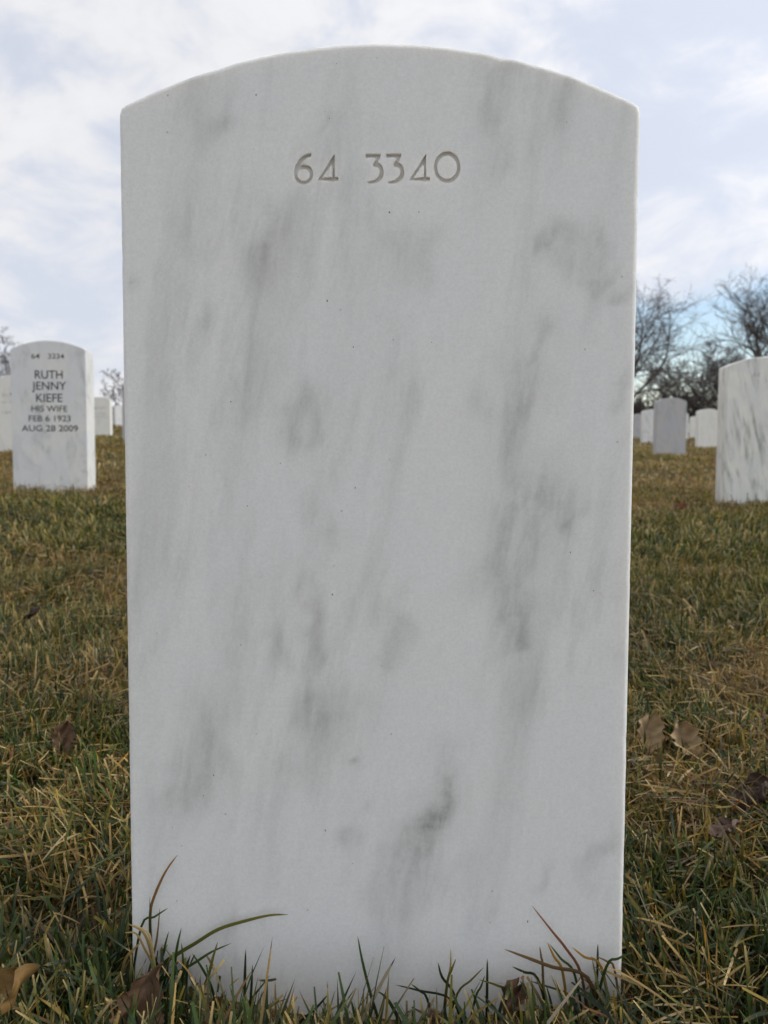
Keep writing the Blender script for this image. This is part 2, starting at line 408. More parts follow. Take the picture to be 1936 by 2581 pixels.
MAT = {}
MAT['main'] = marble('white_marble', (.805, .80, .78), (.34, .345, .32), .38, streak=(22, 22, 5.0), blobs=BLOBS, specks=SPECKS, seed=2.2, sss=.48, lean=-.15, warm=(.815, .805, .775))
MAT['plain'] = marble('pale_marble', (.74, .738, .735), (.42, .425, .42), .9, streak=(14, 14, 7), seed=5.1)
MAT['veined'] = marble('green_veined_marble', (.76, .755, .715), (.26, .275, .245), 1.15, streak=(30, 30, 5.5), seed=9.4, warm=(.84, .82, .74), lean=.18)
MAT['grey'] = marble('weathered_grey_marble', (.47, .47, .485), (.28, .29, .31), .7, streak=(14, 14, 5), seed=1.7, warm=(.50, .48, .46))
MAT['cream'] = marble('cream_marble', (.82, .80, .75), (.48, .48, .44), .5, streak=(16, 16, 6), seed=7.7, warm=(.85, .82, .74))
MAT['cut'] = plain_mat('cut_marble', (.64, .60, .55), (.71, .675, .62), 260, .8, .2)
MAT['speck'] = plain_mat('dark_mineral', (.14, .125, .105), (.36, .33, .29), 500, .8, .2)
MAT['ink'] = plain_mat('dark_lettering', (.020, .020, .020), (.055, .055, .05), 90, .8, .2)
MAT['faint'] = plain_mat('faint_lettering', (.30, .30, .28), (.46, .46, .43), 60, .8, .2)
MAT['bark'] = plain_mat('winter_bark', (.075, .066, .060), (.15, .135, .125), 6, .9, .2)  # bark tone lightened to stand in for haze over the distance
MAT['twig'] = plain_mat('winter_twigs', (.095, .080, .074), (.16, .138, .128), 3, .9, .2)  # twigs paler than bark, distance haze put into the colour
MAT['grass'] = leafy_mat('dry_turf', .28)
MAT['leaf'] = leafy_mat('dead_leaf', .18, .65, .25)

mg, tg, bg, og = new_mat('thatch_and_soil')
gp = tg.n('ShaderNodeTexCoord').outputs['Object']
gn1, gn2, gn3 = tg.noise(gp, .55, 5, .6), tg.noise(gp, 6.0, 5, .6), tg.noise(gp, 160.0, 4, .65)
gcol = tg.mix(tg.smooth(gn3, .35, .65), (.040, .029, .015), (.17, .125, .062))
gcol = tg.mix(tg.m('MULTIPLY', tg.smooth(tg.m('ADD', tg.m('MULTIPLY', gn1, .6), tg.m('MULTIPLY', gn2, .4)), .42, .6), .55), gcol, (.095, .095, .034))
tg.l(gcol, bg.inputs['Base Color'])
bg.inputs['Roughness'].default_value = .95
bg.inputs['Specular IOR Level'].default_value = .1
gb = tg.n('ShaderNodeBump')
gb.inputs['Strength'].default_value = .8
gb.inputs['Distance'].default_value = .008
tg.l(gn3, gb.inputs['Height'])
tg.l(gb.outputs[0], bg.inputs['Normal'])
MAT['ground'] = mg

# ------------------------------------------------------------------ ground
def axis(near, step, far, growth):
    v, s = [0.0], step
    while v[-1] < far:
        if v[-1] > near:
            s *= growth
        v.append(v[-1] + s)
    return np.array(v)


xa = axis(.7, .02, 700, 1.12)
xs = np.concatenate([-xa[:0:-1], xa])
ya = axis(1.3, .02, 1200, 1.10)
yb = axis(.2, .05, 300, 1.25)
ys = np.concatenate([-yb[:0:-1], ya])
X, Y = np.meshgrid(xs, ys)
Z = ground_z(X, Y)
nx, ny = len(xs), len(ys)
idx = np.arange(nx * ny).reshape(ny, nx)
a, b, c, d = idx[:-1, :-1].ravel(), idx[:-1, 1:].ravel(), idx[1:, 1:].ravel(), idx[1:, :-1].ravel()
gm = mesh_tris('ground', np.stack([X.ravel(), Y.ravel(), Z.ravel()], 1), np.concatenate([np.stack([a, b, c], 1), np.stack([a, c, d], 1)]))
tag(link('ground', gm, MAT['ground']), kind='structure')

# ------------------------------------------------------------------ headstones
SW, ST = .3302, .1016


def stone_outline(hs, rise, below, w=SW, rc=.004, k=10):
    """closed outline (x, z), counter clockwise seen from the front; shoulders slightly eased"""
    R_ = (w * w / 4 + rise * rise) / (2 * rise)
    zc = hs + rise - R_
    a0 = math.asin(w / 2 / R_)
    pts = [(-w / 2, -below), (w / 2, -below)]
    for z in np.linspace(-below, hs - rc, k)[1:]:
        pts.append((w / 2, z))
    e = rc / R_ * 1.2
    mid = (w / 2 - rc * .28, hs + rc * .02)
    pts.append(mid)
    for ang in np.linspace(a0 - e, -(a0 - e), 41 if k < 20 else 91):
        pts.append((R_ * math.sin(ang), zc + R_ * math.cos(ang)))
    pts.append((-mid[0], mid[1]))
    for z in np.linspace(hs - rc, -below, k)[:-1]:
        pts.append((-w / 2, z))
    return np.array(pts)


def slab_mesh(name, hs, rise, below, edge=.0035, w=SW, thick=ST, dense=0):
    P = stone_outline(hs, rise, below, w, k=140 if dense else 10)
    n = len(P)
    wear = np.ones(n)
    if dense:   # worn arrises: uneven rounding and a few small chips
        arc = np.cumsum(np.linalg.norm(P - np.roll(P, 1, 0), axis=1))
        wear = .90 + .12 * vnoise(arc, arc * 0, 60, 3, 3) + .16 * vnoise(arc, arc * 0, 190, 7, 1)
        for c_, r_, a_ in ((.35, .004, 1.0), (.52, .006, .8), (.63, .003, 1.2), (.74, .005, .7), (.98, .006, 1.0), (1.13, .004, 1.3), (1.31, .007, .8), (1.47, .004, 1.0)):
            wear += .35 * a_ * np.exp(-((arc - c_) / r_) ** 2)

    nxt, prv = np.roll(P, -1, 0), np.roll(P, 1, 0)
    e1, e2 = P - prv, nxt - P
    n1 = np.stack([e1[:, 1], -e1[:, 0]], 1) / np.linalg.norm(e1, axis=1)[:, None]
    n2 = np.stack([e2[:, 1], -e2[:, 0]], 1) / np.linalg.norm(e2, axis=1)[:, None]
    nn = n1 + n2
    nn /= np.linalg.norm(nn, axis=1)[:, None]
    mit = np.clip(1 / np.maximum((nn * n1).sum(1), .3), 1, 1.5)
    rings = []
    K = 5
    for k in range(K + 1):
        al = math.pi / 2 * k / K
        rings.append((edge * (1 - math.sin(al)), edge * (1 - math.cos(al))))
    rings += [(i, thick - y) for i, y in rings[::-1]]
    bm = bmesh.new()
    vr = []
    for ins, yy in rings:
        q = P - nn * (ins * mit * wear)[:, None]
        vr.append([bm.verts.new((x, yy * wv if yy < thick / 2 else yy, z)) for (x, z), wv in zip(q, wear)])
    f = bm.faces.new(vr[0])
    f.smooth = False
    f2 = bm.faces.new(vr[-1][::-1])
    f2.smooth = False
    for r0, r1 in zip(vr[:-1], vr[1:]):
        for i in range(n):
            j = (i + 1) % n
            fc = bm.faces.new((r0[i], r1[i], r1[j], r0[j]))
            fc.smooth = True
    bmesh.ops.recalc_face_normals(bm, faces=bm.faces)
    if dense:   # cut the front face into a lattice that carries the stain attribute
        for ax, lo, hi in (((1, 0, 0), -w / 2, w / 2), ((0, 0, 1), -.03, hs + rise)):
            for q in np.arange(lo + dense / 2, hi, dense):
                fr = [f for f in bm.faces if f.normal.y < -.999]
                ge = list({e for f in fr for e in f.edges}) + fr
                bmesh.ops.bisect_plane(bm, geom=ge, plane_co=Vector(ax) * float(q), plane_no=ax, dist=1e-7)
    me = bpy.data.meshes.new(name)
    bm.to_mesh(me)
    bm.free()
    return me


def flat_contours(name, contours, ya, yb=None):
    """filled shape(s) with holes in the stone's face plane; a solid from ya to yb if yb is given"""
    cu = bpy.data.curves.new(name, 'CURVE')
    cu.dimensions = '2D'
    cu.fill_mode = 'BOTH'
    for c in contours:
        sp = cu.splines.new('POLY')
        sp.points.add(len(c) - 1)
        for q, (x, z) in zip(sp.points, c):
            q.co = (x, z, 0, 1)
        sp.use_cyclic_u = True
    if yb is not None:
        cu.extrude = (yb - ya) / 2
    ob = bpy.data.objects.new(name, cu)
    COL.objects.link(ob)
    dg = bpy.context.evaluated_depsgraph_get()
    me = bpy.data.meshes.new_from_object(ob.evaluated_get(dg))
    bpy.data.objects.remove(ob)
    bpy.data.curves.remove(cu)
    y0 = ya if yb is None else (ya + yb) / 2
    bm = bmesh.new()
    bm.from_mesh(me)
    for v in bm.verts:
        v.co = Vector((v.co.x, y0 - v.co.z, v.co.y))
    bmesh.ops.remove_doubles(bm, verts=bm.verts, dist=1e-6)
    bmesh.ops.recalc_face_normals(bm, faces=bm.faces)
    bm.to_mesh(me)
    bm.free()
    me.name = name
    return me


def densify(c, k=3):
    """round off a hand measured contour (Catmull-Rom), keeping its sharp corners"""
    n, out = len(c), []
    P = [np.array(q) for q in c]
    def sharp(i):
        u, v = P[i] - P[i - 1], P[(i + 1) % n] - P[i]
        return (u @ v) / (np.linalg.norm(u) * np.linalg.norm(v) + 1e-12) < .60
    sh = [sharp(i) for i in range(n)]
    for i in range(n):
        p1, p2 = P[i], P[(i + 1) % n]
        m1 = np.zeros(2) + (p2 - p1) if sh[i] else (p2 - P[i - 1]) / 2
        m2 = (p2 - p1) if sh[(i + 1) % n] else (P[(i + 2) % n] - p1) / 2
        for t in np.arange(k) / k:
            h = (2 * t**3 - 3 * t**2 + 1) * p1 + (t**3 - 2 * t**2 + t) * m1 + (-2 * t**3 + 3 * t**2) * p2 + (t**3 - t**2) * m2
            out.append((float(h[0]), float(h[1])))
    return out


def text_mesh(name, body, width, height, cx, cz, y, bold=.0):
    cu = bpy.data.curves.new(name, 'FONT')
    cu.body = body
    cu.align_x = 'CENTER'
    cu.offset = bold
    cu.fill_mode = 'BOTH'
    ob = bpy.data.objects.new(name, cu)
    COL.objects.link(ob)
    dg = bpy.context.evaluated_depsgraph_get()
    me = bpy.data.meshes.new_from_object(ob.evaluated_get(dg))
    bpy.data.objects.remove(ob)
    bpy.data.curves.remove(cu)
    co = np.zeros(len(me.vertices) * 3, np.float32)
    me.vertices.foreach_get('co', co)
    co = co.reshape(-1, 3)
    lo, hi = co.min(0), co.max(0)
    x = (co[:, 0] - (lo[0] + hi[0]) / 2) / (hi[0] - lo[0]) * width + cx
    z = (co[:, 1] - (lo[1] + hi[1]) / 2) / (hi[1] - lo[1]) * height + cz
    me.vertices.foreach_set('co', np.stack([x, np.full_like(x, y), z], 1).astype(np.float32).ravel())
    me.name = name
    me.update()
    return me


def letters(name, me, mat, parent):
    """one object for each character of a line of text"""
    n = len(me.vertices)
    co = np.zeros(n * 3, np.float32)
    me.vertices.foreach_get('co', co)
    co = co.reshape(-1, 3)
    lab = np.arange(n)
    polys = [list(p.vertices) for p in me.polygons]
    while True:
        old = lab.copy()
        for p in polys:
            lab[p] = lab[p].min()
        if (lab == old).all():
            break
    for k in sorted({int(lab[p[0]]) for p in polys}, key=lambda q: co[q, 0]):
        ps = [p for p in polys if lab[p[0]] == k]
        ids = sorted({i for p in ps for i in p})
        mp = {i: j for j, i in enumerate(ids)}
        m2 = bpy.data.meshes.new(name)
        m2.from_pydata([tuple(map(float, co[i])) for i in ids], [], [[mp[i] for i in p] for p in ps])
        link(name, m2, mat, parent)
    bpy.data.meshes.remove(me)


# the near stone, leaning back a little; its number is cut into the face
RISE = .0393
main = empty('marble_headstone', (-.0018, .5075, 0), (0, 0, 0))
main.rotation_mode = 'XYZ'
main.matrix_world = Matrix.Translation((-.00183, .5075, 0)) @ Matrix.Rotation(-.01923, 4, 'Z') @ Matrix.Rotation(-.05443, 4, 'X') @ Matrix.Rotation(-.00934, 4, 'Y')
tag(main, 'large white marble headstone in the foreground numbered 64 3340', 'headstone', 'white marble headstones')
slab = link('slab', slab_mesh('slab', .5816, RISE, .12, edge=.0030, dense=.004), MAT['main'], main)
digit_shapes = [[densify([(x * .9895, .385 + (z - .385) * .9895) for x, z in c]) for c in cs] for cs in DIGITS]
cut_bm = bmesh.new()
for cs in digit_shapes:
    tm = flat_contours('cutter', cs, -.002, .0030)
    cut_bm.from_mesh(tm)
    bpy.data.meshes.remove(tm)
cut_me = bpy.data.meshes.new('cutter')
cut_bm.to_mesh(cut_me)
cut_bm.free()
cutter = link('cutter', cut_me, MAT['main'], main)
bo = slab.modifiers.new('cut', 'BOOLEAN')
bo.operation = 'DIFFERENCE'
bo.object = cutter
bo.solver = 'EXACT'
bpy.context.view_layer.update()
dg = bpy.context.evaluated_depsgraph_get()
new_me = bpy.data.meshes.new_from_object(slab.evaluated_get(dg))
slab.modifiers.clear()
slab.data = new_me
bpy.data.objects.remove(cutter)
for pl in new_me.polygons:
    if abs(pl.normal.y) > .999 or (abs(pl.center.x) < .06 and .53 < pl.center.z < .56 and pl.center.y < .02):
        pl.use_smooth = False
# grey clouds in the marble, measured blob by blob
co = np.zeros(len(new_me.vertices) * 3, np.float32)
new_me.vertices.foreach_get('co', co)
co = co.reshape(-1, 3).astype(float)
wx = co[:, 0] + .022 * (vnoise(co[:, 0], co[:, 2], 45, 2, 3) - .5) + .012 * (vnoise(co[:, 0], co[:, 2], 110, 8, 1) - .5)
wz = co[:, 2] + .045 * (vnoise(co[:, 0], co[:, 2], 40, 12, 33) - .5)
stain = np.zeros(len(co))
for bx, bz, rx, rz, sv in BLOBS:
    ax_, az_ = wx - bx, wz - bz
    c_, s_ = math.cos(.26), math.sin(.26)
    qx, qz = (ax_ * c_ - az_ * s_) / (rx * 1.4), (ax_ * s_ + az_ * c_) / (rz * 1.35)
    stain += sv * np.exp(-(qx ** 2 + qz ** 2) * 1.5)
stain = np.minimum(stain, 1.1)
at_ = new_me.attributes.new('stain', 'FLOAT', 'POINT')
at_.data.foreach_set('value', stain.astype(np.float32))
for cs in digit_shapes:
    link('numeral', flat_contours('numeral', cs, .0024), MAT['cut'], main)

# dark mineral specks, each a few tenths of a millimetre proud
sv_, st_ = [], []
for i, (sx, sz) in enumerate(SPECKS):
    r0 = .00035 + .0006 * (((i * 37) % 10) / 10) ** 2
    k0 = len(sv_)
    sv_.append((sx, -.0002, sz))
    for q in range(7):
        a_ = q * 2 * math.pi / 7
        rr = r0 * random.uniform(.7, 1.3)
        sv_.append((sx + rr * math.cos(a_), .0001, sz + rr * 1.4 * math.sin(a_)))
    st_ += [(k0, k0 + 1 + q, k0 + 1 + (q + 1) % 7) for q in range(7)]
tag(link('mineral_specks', mesh_tris('mineral_specks', np.array(sv_), np.array(st_)), MAT['speck'], main), kind='stuff')


def headstone(label, x, y, base, top, mat, yaw=0.0, tilt=-3.1, roll=-.5):
    root = empty('marble_headstone', (x, y, 0))
    root.rotation_euler = (rad(tilt), rad(roll), rad(yaw))
    tag(root, label, 'headstone', 'white marble headstones')
    link('slab', slab_mesh('slab', top - .040, .040, .25, edge=.004), MAT[mat], root)
    return root


A = headstone('white headstone with a six line dark inscription and number 64 3234', -1.474, 3.58, .06, .709, 'plain', yaw=1.0)
mpp = .000403
for body, wd, hgt, yc, mt in (('64', .036, .022, 417, 'ink'), ('3234', .070, .022, 417, 'ink'), ('RUTH', .121, .036, 615, 'ink'), ('JENNY', .150, .0455, 750, 'ink'),
                              ('KIEFE', .115, .036, 867, 'ink'), ('HIS WIFE', .157, .026, 983, 'ink'), ('FEB 6 1923', .183, .026, 1090, 'ink'), ('AUG 28 2009', .246, .027, 1197, 'ink')):
    cx = {'64': -.054, '3234': .036}.get(body, .002)
    letters('numeral' if body[0].isdigit() else 'letter', text_mesh('letter', body, wd, hgt, cx, .709 - (yc - 245) * mpp, -.0006, .004), MAT[mt], A)
B = headstone('white headstone with dark green veins cut off by the right edge', 1.661, 3.56, .046, .673, 'veined', yaw=-1.0)
for cs in digit_shapes[:2]:
    link('numeral', flat_contours('numeral', [[(q[0], q[1] + .673 - .621) for q in c] for c in cs], -.0006), MAT['faint'], B)  # flat numerals, not cut; their grey stands in for shade in the engraving
Cs = headstone('headstone with worn letters half hidden at the left edge', -3.118, 6.90, .087, .715, 'cream')
link('letter', text_mesh('letter', 'J', .022, .08, -.034, .59, -.0006, .01), MAT['ink'], Cs)
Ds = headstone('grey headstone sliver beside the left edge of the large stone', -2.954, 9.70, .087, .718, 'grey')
Es = headstone('headstone with sunlit right side just right of the inscribed stone', -4.434, 12.70, .056, .668, 'cream')


def worn_lines(root, zs, x0, x1, y=-.0006):
    """rows of worn strokes, too weathered to read"""
    for z, h in zs:
        vs, ts = [], []
        x = x0
        while x < x1:
            wd = random.uniform(.006, .014)
            hh = h * random.uniform(.6, 1.0)
            i = len(vs)
            sk = random.uniform(-.004, .004)
            vs += [(x, y, z - hh / 2), (x + wd * .5, y, z - hh / 2), (x + wd * .5 + sk, y, z + hh / 2), (x + sk, y, z + hh / 2)]
            ts += [(i, i + 1, i + 2), (i, i + 2, i + 3)]
            x += wd + random.uniform(.004, .018)
        tag(link('worn_inscription', mesh_tris('worn_inscription', np.array(vs), np.array(ts)), MAT['faint'], root), kind='stuff')


worn_lines(Cs, ((.545, .03), (.485, .025), (.40, .03)), -.11, .10)
worn_lines(Es, ((.50, .05), (.41, .03), (.36, .03)), -.10, .11)
headstone('bright far headstone, its face catching the light, left of large stone', -8.40, 26.0, .07, .697, 'plain', yaw=32)
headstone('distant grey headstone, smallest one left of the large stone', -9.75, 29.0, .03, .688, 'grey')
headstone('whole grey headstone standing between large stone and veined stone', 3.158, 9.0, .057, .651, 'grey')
headstone('cream headstone partly hidden behind the green veined stone', 4.954, 12.5, .01, .594, 'cream')
headstone('bright white headstone overlapped by left side of the whole grey headstone', 4.736, 14.5, .0, .608, 'plain')
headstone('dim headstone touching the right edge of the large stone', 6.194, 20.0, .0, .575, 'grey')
headstone('thin bright strip of headstone at right side of whole grey headstone', 6.890, 19.0, .02, .613, 'plain')
headstone('headstone sliver just left of the cream headstone', 8.02, 21.0, .0, .548, 'cream')
headstone('tiny farthest headstone in gap between grey and cream headstones', 12.70, 34.0, -.1, .36, 'plain')

# ------------------------------------------------------------------ turf
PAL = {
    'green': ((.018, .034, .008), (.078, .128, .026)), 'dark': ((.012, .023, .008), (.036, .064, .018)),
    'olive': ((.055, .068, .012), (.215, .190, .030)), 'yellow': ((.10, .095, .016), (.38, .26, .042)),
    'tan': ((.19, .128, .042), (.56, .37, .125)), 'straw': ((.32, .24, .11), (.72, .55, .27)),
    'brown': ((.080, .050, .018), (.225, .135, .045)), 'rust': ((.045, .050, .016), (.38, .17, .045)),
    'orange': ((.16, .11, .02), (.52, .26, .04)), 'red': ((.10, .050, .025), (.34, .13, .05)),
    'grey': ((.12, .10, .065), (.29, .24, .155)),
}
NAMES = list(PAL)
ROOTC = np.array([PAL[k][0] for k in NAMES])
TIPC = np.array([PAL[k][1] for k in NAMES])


def ribbons(P, phi, th0, th1, L, wd, kinds, n, tipcut, dead_tip, twist, patch):
    """all blades of one level of detail -> verts, tris, colours"""
    N = len(P)
    s = (np.arange(n) + .5) / n
    th = th0[:, None] + (th1 - th0)[:, None] * s[None]
    step = (L / n)[:, None]
    dxy = np.cumsum(np.sin(th) * step, 1)
    dzz = np.cumsum(np.cos(th) * step, 1)
    dxy = np.concatenate([np.zeros((N, 1)), dxy], 1)
    dzz = np.concatenate([np.zeros((N, 1)), dzz], 1)
    side = phi[:, None] + twist[:, None] * np.linspace(0, 1, n + 1)[None] * .6
    ctr = np.stack([P[:, 0:1] + dxy * np.cos(phi)[:, None], P[:, 1:2] + dxy * np.sin(phi)[:, None], P[:, 2:3] + dzz], 2)
    tilt = twist[:, None] * .5
    wv = np.stack([-np.sin(side) * np.cos(tilt), np.cos(side) * np.cos(tilt), np.sin(tilt) * np.ones_like(side)], 2)
    prof = np.interp(np.linspace(0, 1, n + 1), [0, .25, .75, 1], [.7, 1, .8, .0])
    half = wd[:, None] * .5 * np.maximum(prof[None], tipcut[:, None] * .75)
    lo, hi = ctr - wv * half[..., None], ctr + wv * half[..., None]
    V = np.stack([lo, hi], 2).reshape(N, -1, 3)
    k = np.arange(n) * 2
    T = np.concatenate([np.stack([k, k + 1, k + 3], 1), np.stack([k, k + 3, k + 2], 1)])
    nv = 2 * (n + 1)
    T = (T[None] + (np.arange(N) * nv)[:, None, None]).reshape(-1, 3)
    jit = rng.normal(1, .18, (N, 1, 1)).clip(.5, 1.6) * patch[:, None, None]
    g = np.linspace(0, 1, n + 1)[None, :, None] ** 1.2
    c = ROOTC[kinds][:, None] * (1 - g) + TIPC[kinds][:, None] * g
    tipm = smoothstep(np.linspace(0, 1, n + 1), .7, .97)[None, :, None] * dead_tip[:, None, None]
    c = c * (1 - tipm) + np.array((.60, .43, .19))[None, None] * tipm
    c = np.repeat((c * jit)[:, :, None], 2, 2).reshape(N, -1, 3)
    return V.reshape(-1, 3), T, c.reshape(-1, 3)


STONES = [(o.location.x, o.location.y) for o in bpy.data.objects if o.name.startswith('marble_headstone')]


def zone(y0, y1, spread, margin, density, n, wscale, lscale, near):
    area = (y1 * y1 - y0 * y0) * spread + 2 * margin * (y1 - y0)
    N = int(area * density)
    # uniform over the wedge |x| < spread*y + margin
    y = np.empty(0)
    while len(y) < N:
        q = rng.uniform(y0, y1, N * 2)
        q = q[rng.random(len(q)) < (spread * q + margin) / (spread * y1 + margin)]
        y = np.concatenate([y, q])
    y = y[:N]
    x = rng.uniform(-1, 1, N) * (spread * y + margin)
    # clump towards tuft centres
    if near:
        cell = .028
        cx, cy = np.floor(x / cell), np.floor(y / cell)
        hx = _lat[(cx.astype(int) * 7) % 256, (cy.astype(int) * 13) % 256]
        hy = _lat[(cx.astype(int) * 11 + 5) % 256, (cy.astype(int) * 3 + 9) % 256]
        pull = rng.random(N) ** 2 * .65
        x = x + ((cx + hx) * cell - x) * pull
        y = y + ((cy + hy) * cell - y) * pull
    keep = np.ones(N, bool)
    for sx, sy in STONES:
        keep &= ~((np.abs(x - sx) < SW / 2 + .002) & (y > sy - .004) & (y < sy + ST + .014))
    # thin, trampled strip just in front of the near stone
    bare = np.exp(-((x - .0) / .125) ** 4) * smoothstep(y, .455, .478) * (y < .53)
    keep &= rng.random(N) > bare * .84
    hole = smoothstep(vnoise(x, y, 9, 31, 17), .70, .85) * (.72 if near else .3)
    keep &= rng.random(N) > hole
    x, y = x[keep], y[keep]
    bare = bare[keep]
    N = len(x)
    z = ground_z(x, y)
    # green and dry patches
    pat = .45 * vnoise(x, y, 1.1, 3, 8) + .30 * vnoise(x, y, 3.6, 1, 2) + .25 * vnoise(x, y, 10, 6, 6)
    far = smoothstep(y, .8, 4.5)
    green = np.clip((pat - .5) * 3.2 + .72 - .44 * far + .12 * rng.normal(size=N), .05, .95)
    u_, v_ = rng.random(N), rng.random(N)
    idx = {k: i for i, k in enumerate(NAMES)}
    kinds = np.where(v_ < .40, idx['tan'], np.where(v_ < .62, idx['brown'], np.where(v_ < .70, idx['straw'], np.where(v_ < .76, idx['grey'], np.where(v_ < .90, idx['yellow'], np.where(v_ < .97, idx['orange'], idx['red']))))))
    gk = np.where(v_ < .50, idx['green'], np.where(v_ < .72, idx['dark'], np.where(v_ < .92, idx['olive'], idx['yellow'])))
    isg = u_ < green
    gk = np.where((rng.random(N) < .45 * (1 - smoothstep(y, .50, .62))), idx['dark'], gk)
    gk = np.where(rng.random(N) < .6 * far, idx['olive'], gk)
    kinds = np.where(rng.random(N) < .3 * far, np.where(v_ < .5, idx['yellow'], idx['brown']), kinds)
    kinds = np.where(isg, gk, kinds)
    wave = vnoise(x, y, 14, 5, 5)
    L = np.where(isg, rng.normal(.040, .013, N), rng.normal(.036, .014, N)).clip(.010, .080) * lscale * (.75 + .5 * wave)
    L *= 1 - .66 * bare
    th0 = np.where(isg, np.abs(rng.normal(0, .52, N)), np.abs(rng.normal(.65, .45, N)))
    th1 = th0 + np.where(isg, np.abs(rng.normal(.45, .38, N)), np.abs(rng.normal(.55, .5, N)))
    flat = rng.random(N) < np.where(isg, .08, .28)
    th0 = np.where(flat, rng.normal(1.42, .15, N), th0)
    th1 = np.where(flat, rng.normal(1.60, .22, N), np.minimum(th1, 1.9))
    z = z + np.where(flat, rng.uniform(.004, .034, N) * lscale, -.003)
    phi = rng.uniform(0, 2 * np.pi, N)
    # lawn lies a little one way in each patch
    phi = np.where(rng.random(N) < .35, vnoise(x, y, 1.6, 40, 3) * 9 + rng.normal(0, .5, N), phi)
    wd = np.where(isg, rng.normal(.0020, .0006, N), rng.normal(.0016, .0006, N)).clip(.0007, .0036) * wscale
    tipcut = (rng.random(N) < .45) * rng.uniform(.4, 1.0, N)
    dead = isg * (rng.random(N) < .55) * rng.uniform(.4, 1, N)
    return ribbons(np.stack([x, y, z], 1), phi, th0, th1, L, wd, kinds, n, tipcut, dead, rng.normal(0, .7, N),
                   .68 + .42 * vnoise(x, y, 2.6, 21, 5) + .30 * vnoise(x, y, 7.0, 2, 51))


parts = [zone(.33, 1.0, .56, .22, 78000, 4, 1.0, 1.0, True),
         zone(1.0, 2.0, .56, .30, 46000, 2, 1.2, 1.0, True),
         zone(2.0, 4.5, .58, .3, 15000, 2, 2.2, 1.0, True),
         zone(4.5, 12.0, .60, .6, 2700, 1, 5.5, 1.0, False),
         zone(12.0, 48.0, .62, 1.0, 115, 1, 21.0, 1.15, False)]


def spline(pts, m):
    P = [np.array(q) for q in pts]
    P = [2 * P[0] - P[1]] + P + [2 * P[-1] - P[-2]]
    out = []
    for i in range(1, len(P) - 2):
        for t in np.arange(m) / m:
            out.append(.5 * (2 * P[i] + (P[i + 1] - P[i - 1]) * t + (2 * P[i - 1] - 5 * P[i] + 4 * P[i + 1] - P[i + 2]) * t**2 + (3 * P[i] - P[i - 1] - 3 * P[i + 1] + P[i + 2]) * t**3))
    out.append(P[-2])
    return np.array(out)


def hero_blade(pts, kind, width):
    """one folded blade along measured points, rooted in the ground"""
    p0 = np.array(pts[0])
    d0 = p0 - np.array(pts[1])
    root = p0 + d0 / np.linalg.norm(d0) * .012
    root[2] = min(root[2], float(ground_z(p0[0], p0[1])) - .002)
    C_ = spline([root] + list(pts), 4)
    n = len(C_)
    s = np.linspace(0, 1, n)
    prof = np.interp(s, [0, .2, .7, .93, 1], [.8, 1, .85, .45, .06]) * width / 2
    T = np.gradient(C_, axis=0)
    T /= np.linalg.norm(T, axis=1)[:, None]
    S = np.cross(T, np.array([0.05, -1.0, .15]))
    S /= np.linalg.norm(S, axis=1)[:, None]
    Nn = np.cross(S, T)
    V = np.stack([C_ - S * prof[:, None], C_ + Nn * (prof * .35)[:, None], C_ + S * prof[:, None]], 1).reshape(-1, 3)
    tr = []
    for i in range(n - 1):
        for j in (0, 1):
            q = i * 3 + j
            tr += [(q, q + 1, q + 4), (q, q + 4, q + 3)]
    rc, tcx = np.array(PAL[kind][0]), np.array(PAL[kind][1])
    g = (s ** 1.3)[:, None]
    c = rc * (1 - g) + tcx * g
    if kind in ('green', 'olive', 'dark'):
        tm_ = smoothstep(s, .93, 1.0)[:, None]
        c = c * (1 - tm_) + np.array((.22, .13, .06)) * tm_
    return V, np.array(tr), np.repeat(c, 3, 0)


OWN = {1: 'long rust tipped grass blade curving up at lower left of the large stone',
       2: 'long green grass blade arching right across the foot of large stone',
       3: 'lone upright green grass blade before the middle of large stone',
       4: 'straight red brown grass blade pointing up left, lower right of stone',
       5: 'thick dark brown grass blade lying nearly level, lower right of stone'}
for own, kind, pts in HERO:
    V, T, c = hero_blade(pts, kind, {1: .0021, 2: .0026, 3: .0021, 4: .0019, 5: .0026}.get(own, random.uniform(.0015, .0022)))
    if own:
        tag(link('grass_blade', mesh_tris('grass_blade', V, T, c), MAT['grass']), OWN[own], 'grass blade', 'long grass blades by the large stone')
    else:
        parts.append((V, T, c))
off, vs, ts, cs = 0, [], [], []
for V, T, c in parts:
    vs.append(V)
    ts.append(T + off)
    cs.append(c)
    off += len(V)
tag(link('grass', mesh_tris('grass', np.concatenate(vs), np.concatenate(ts), np.concatenate(cs)), MAT['grass']), 'short patchy green and straw coloured winter turf', 'grass', kind='stuff')

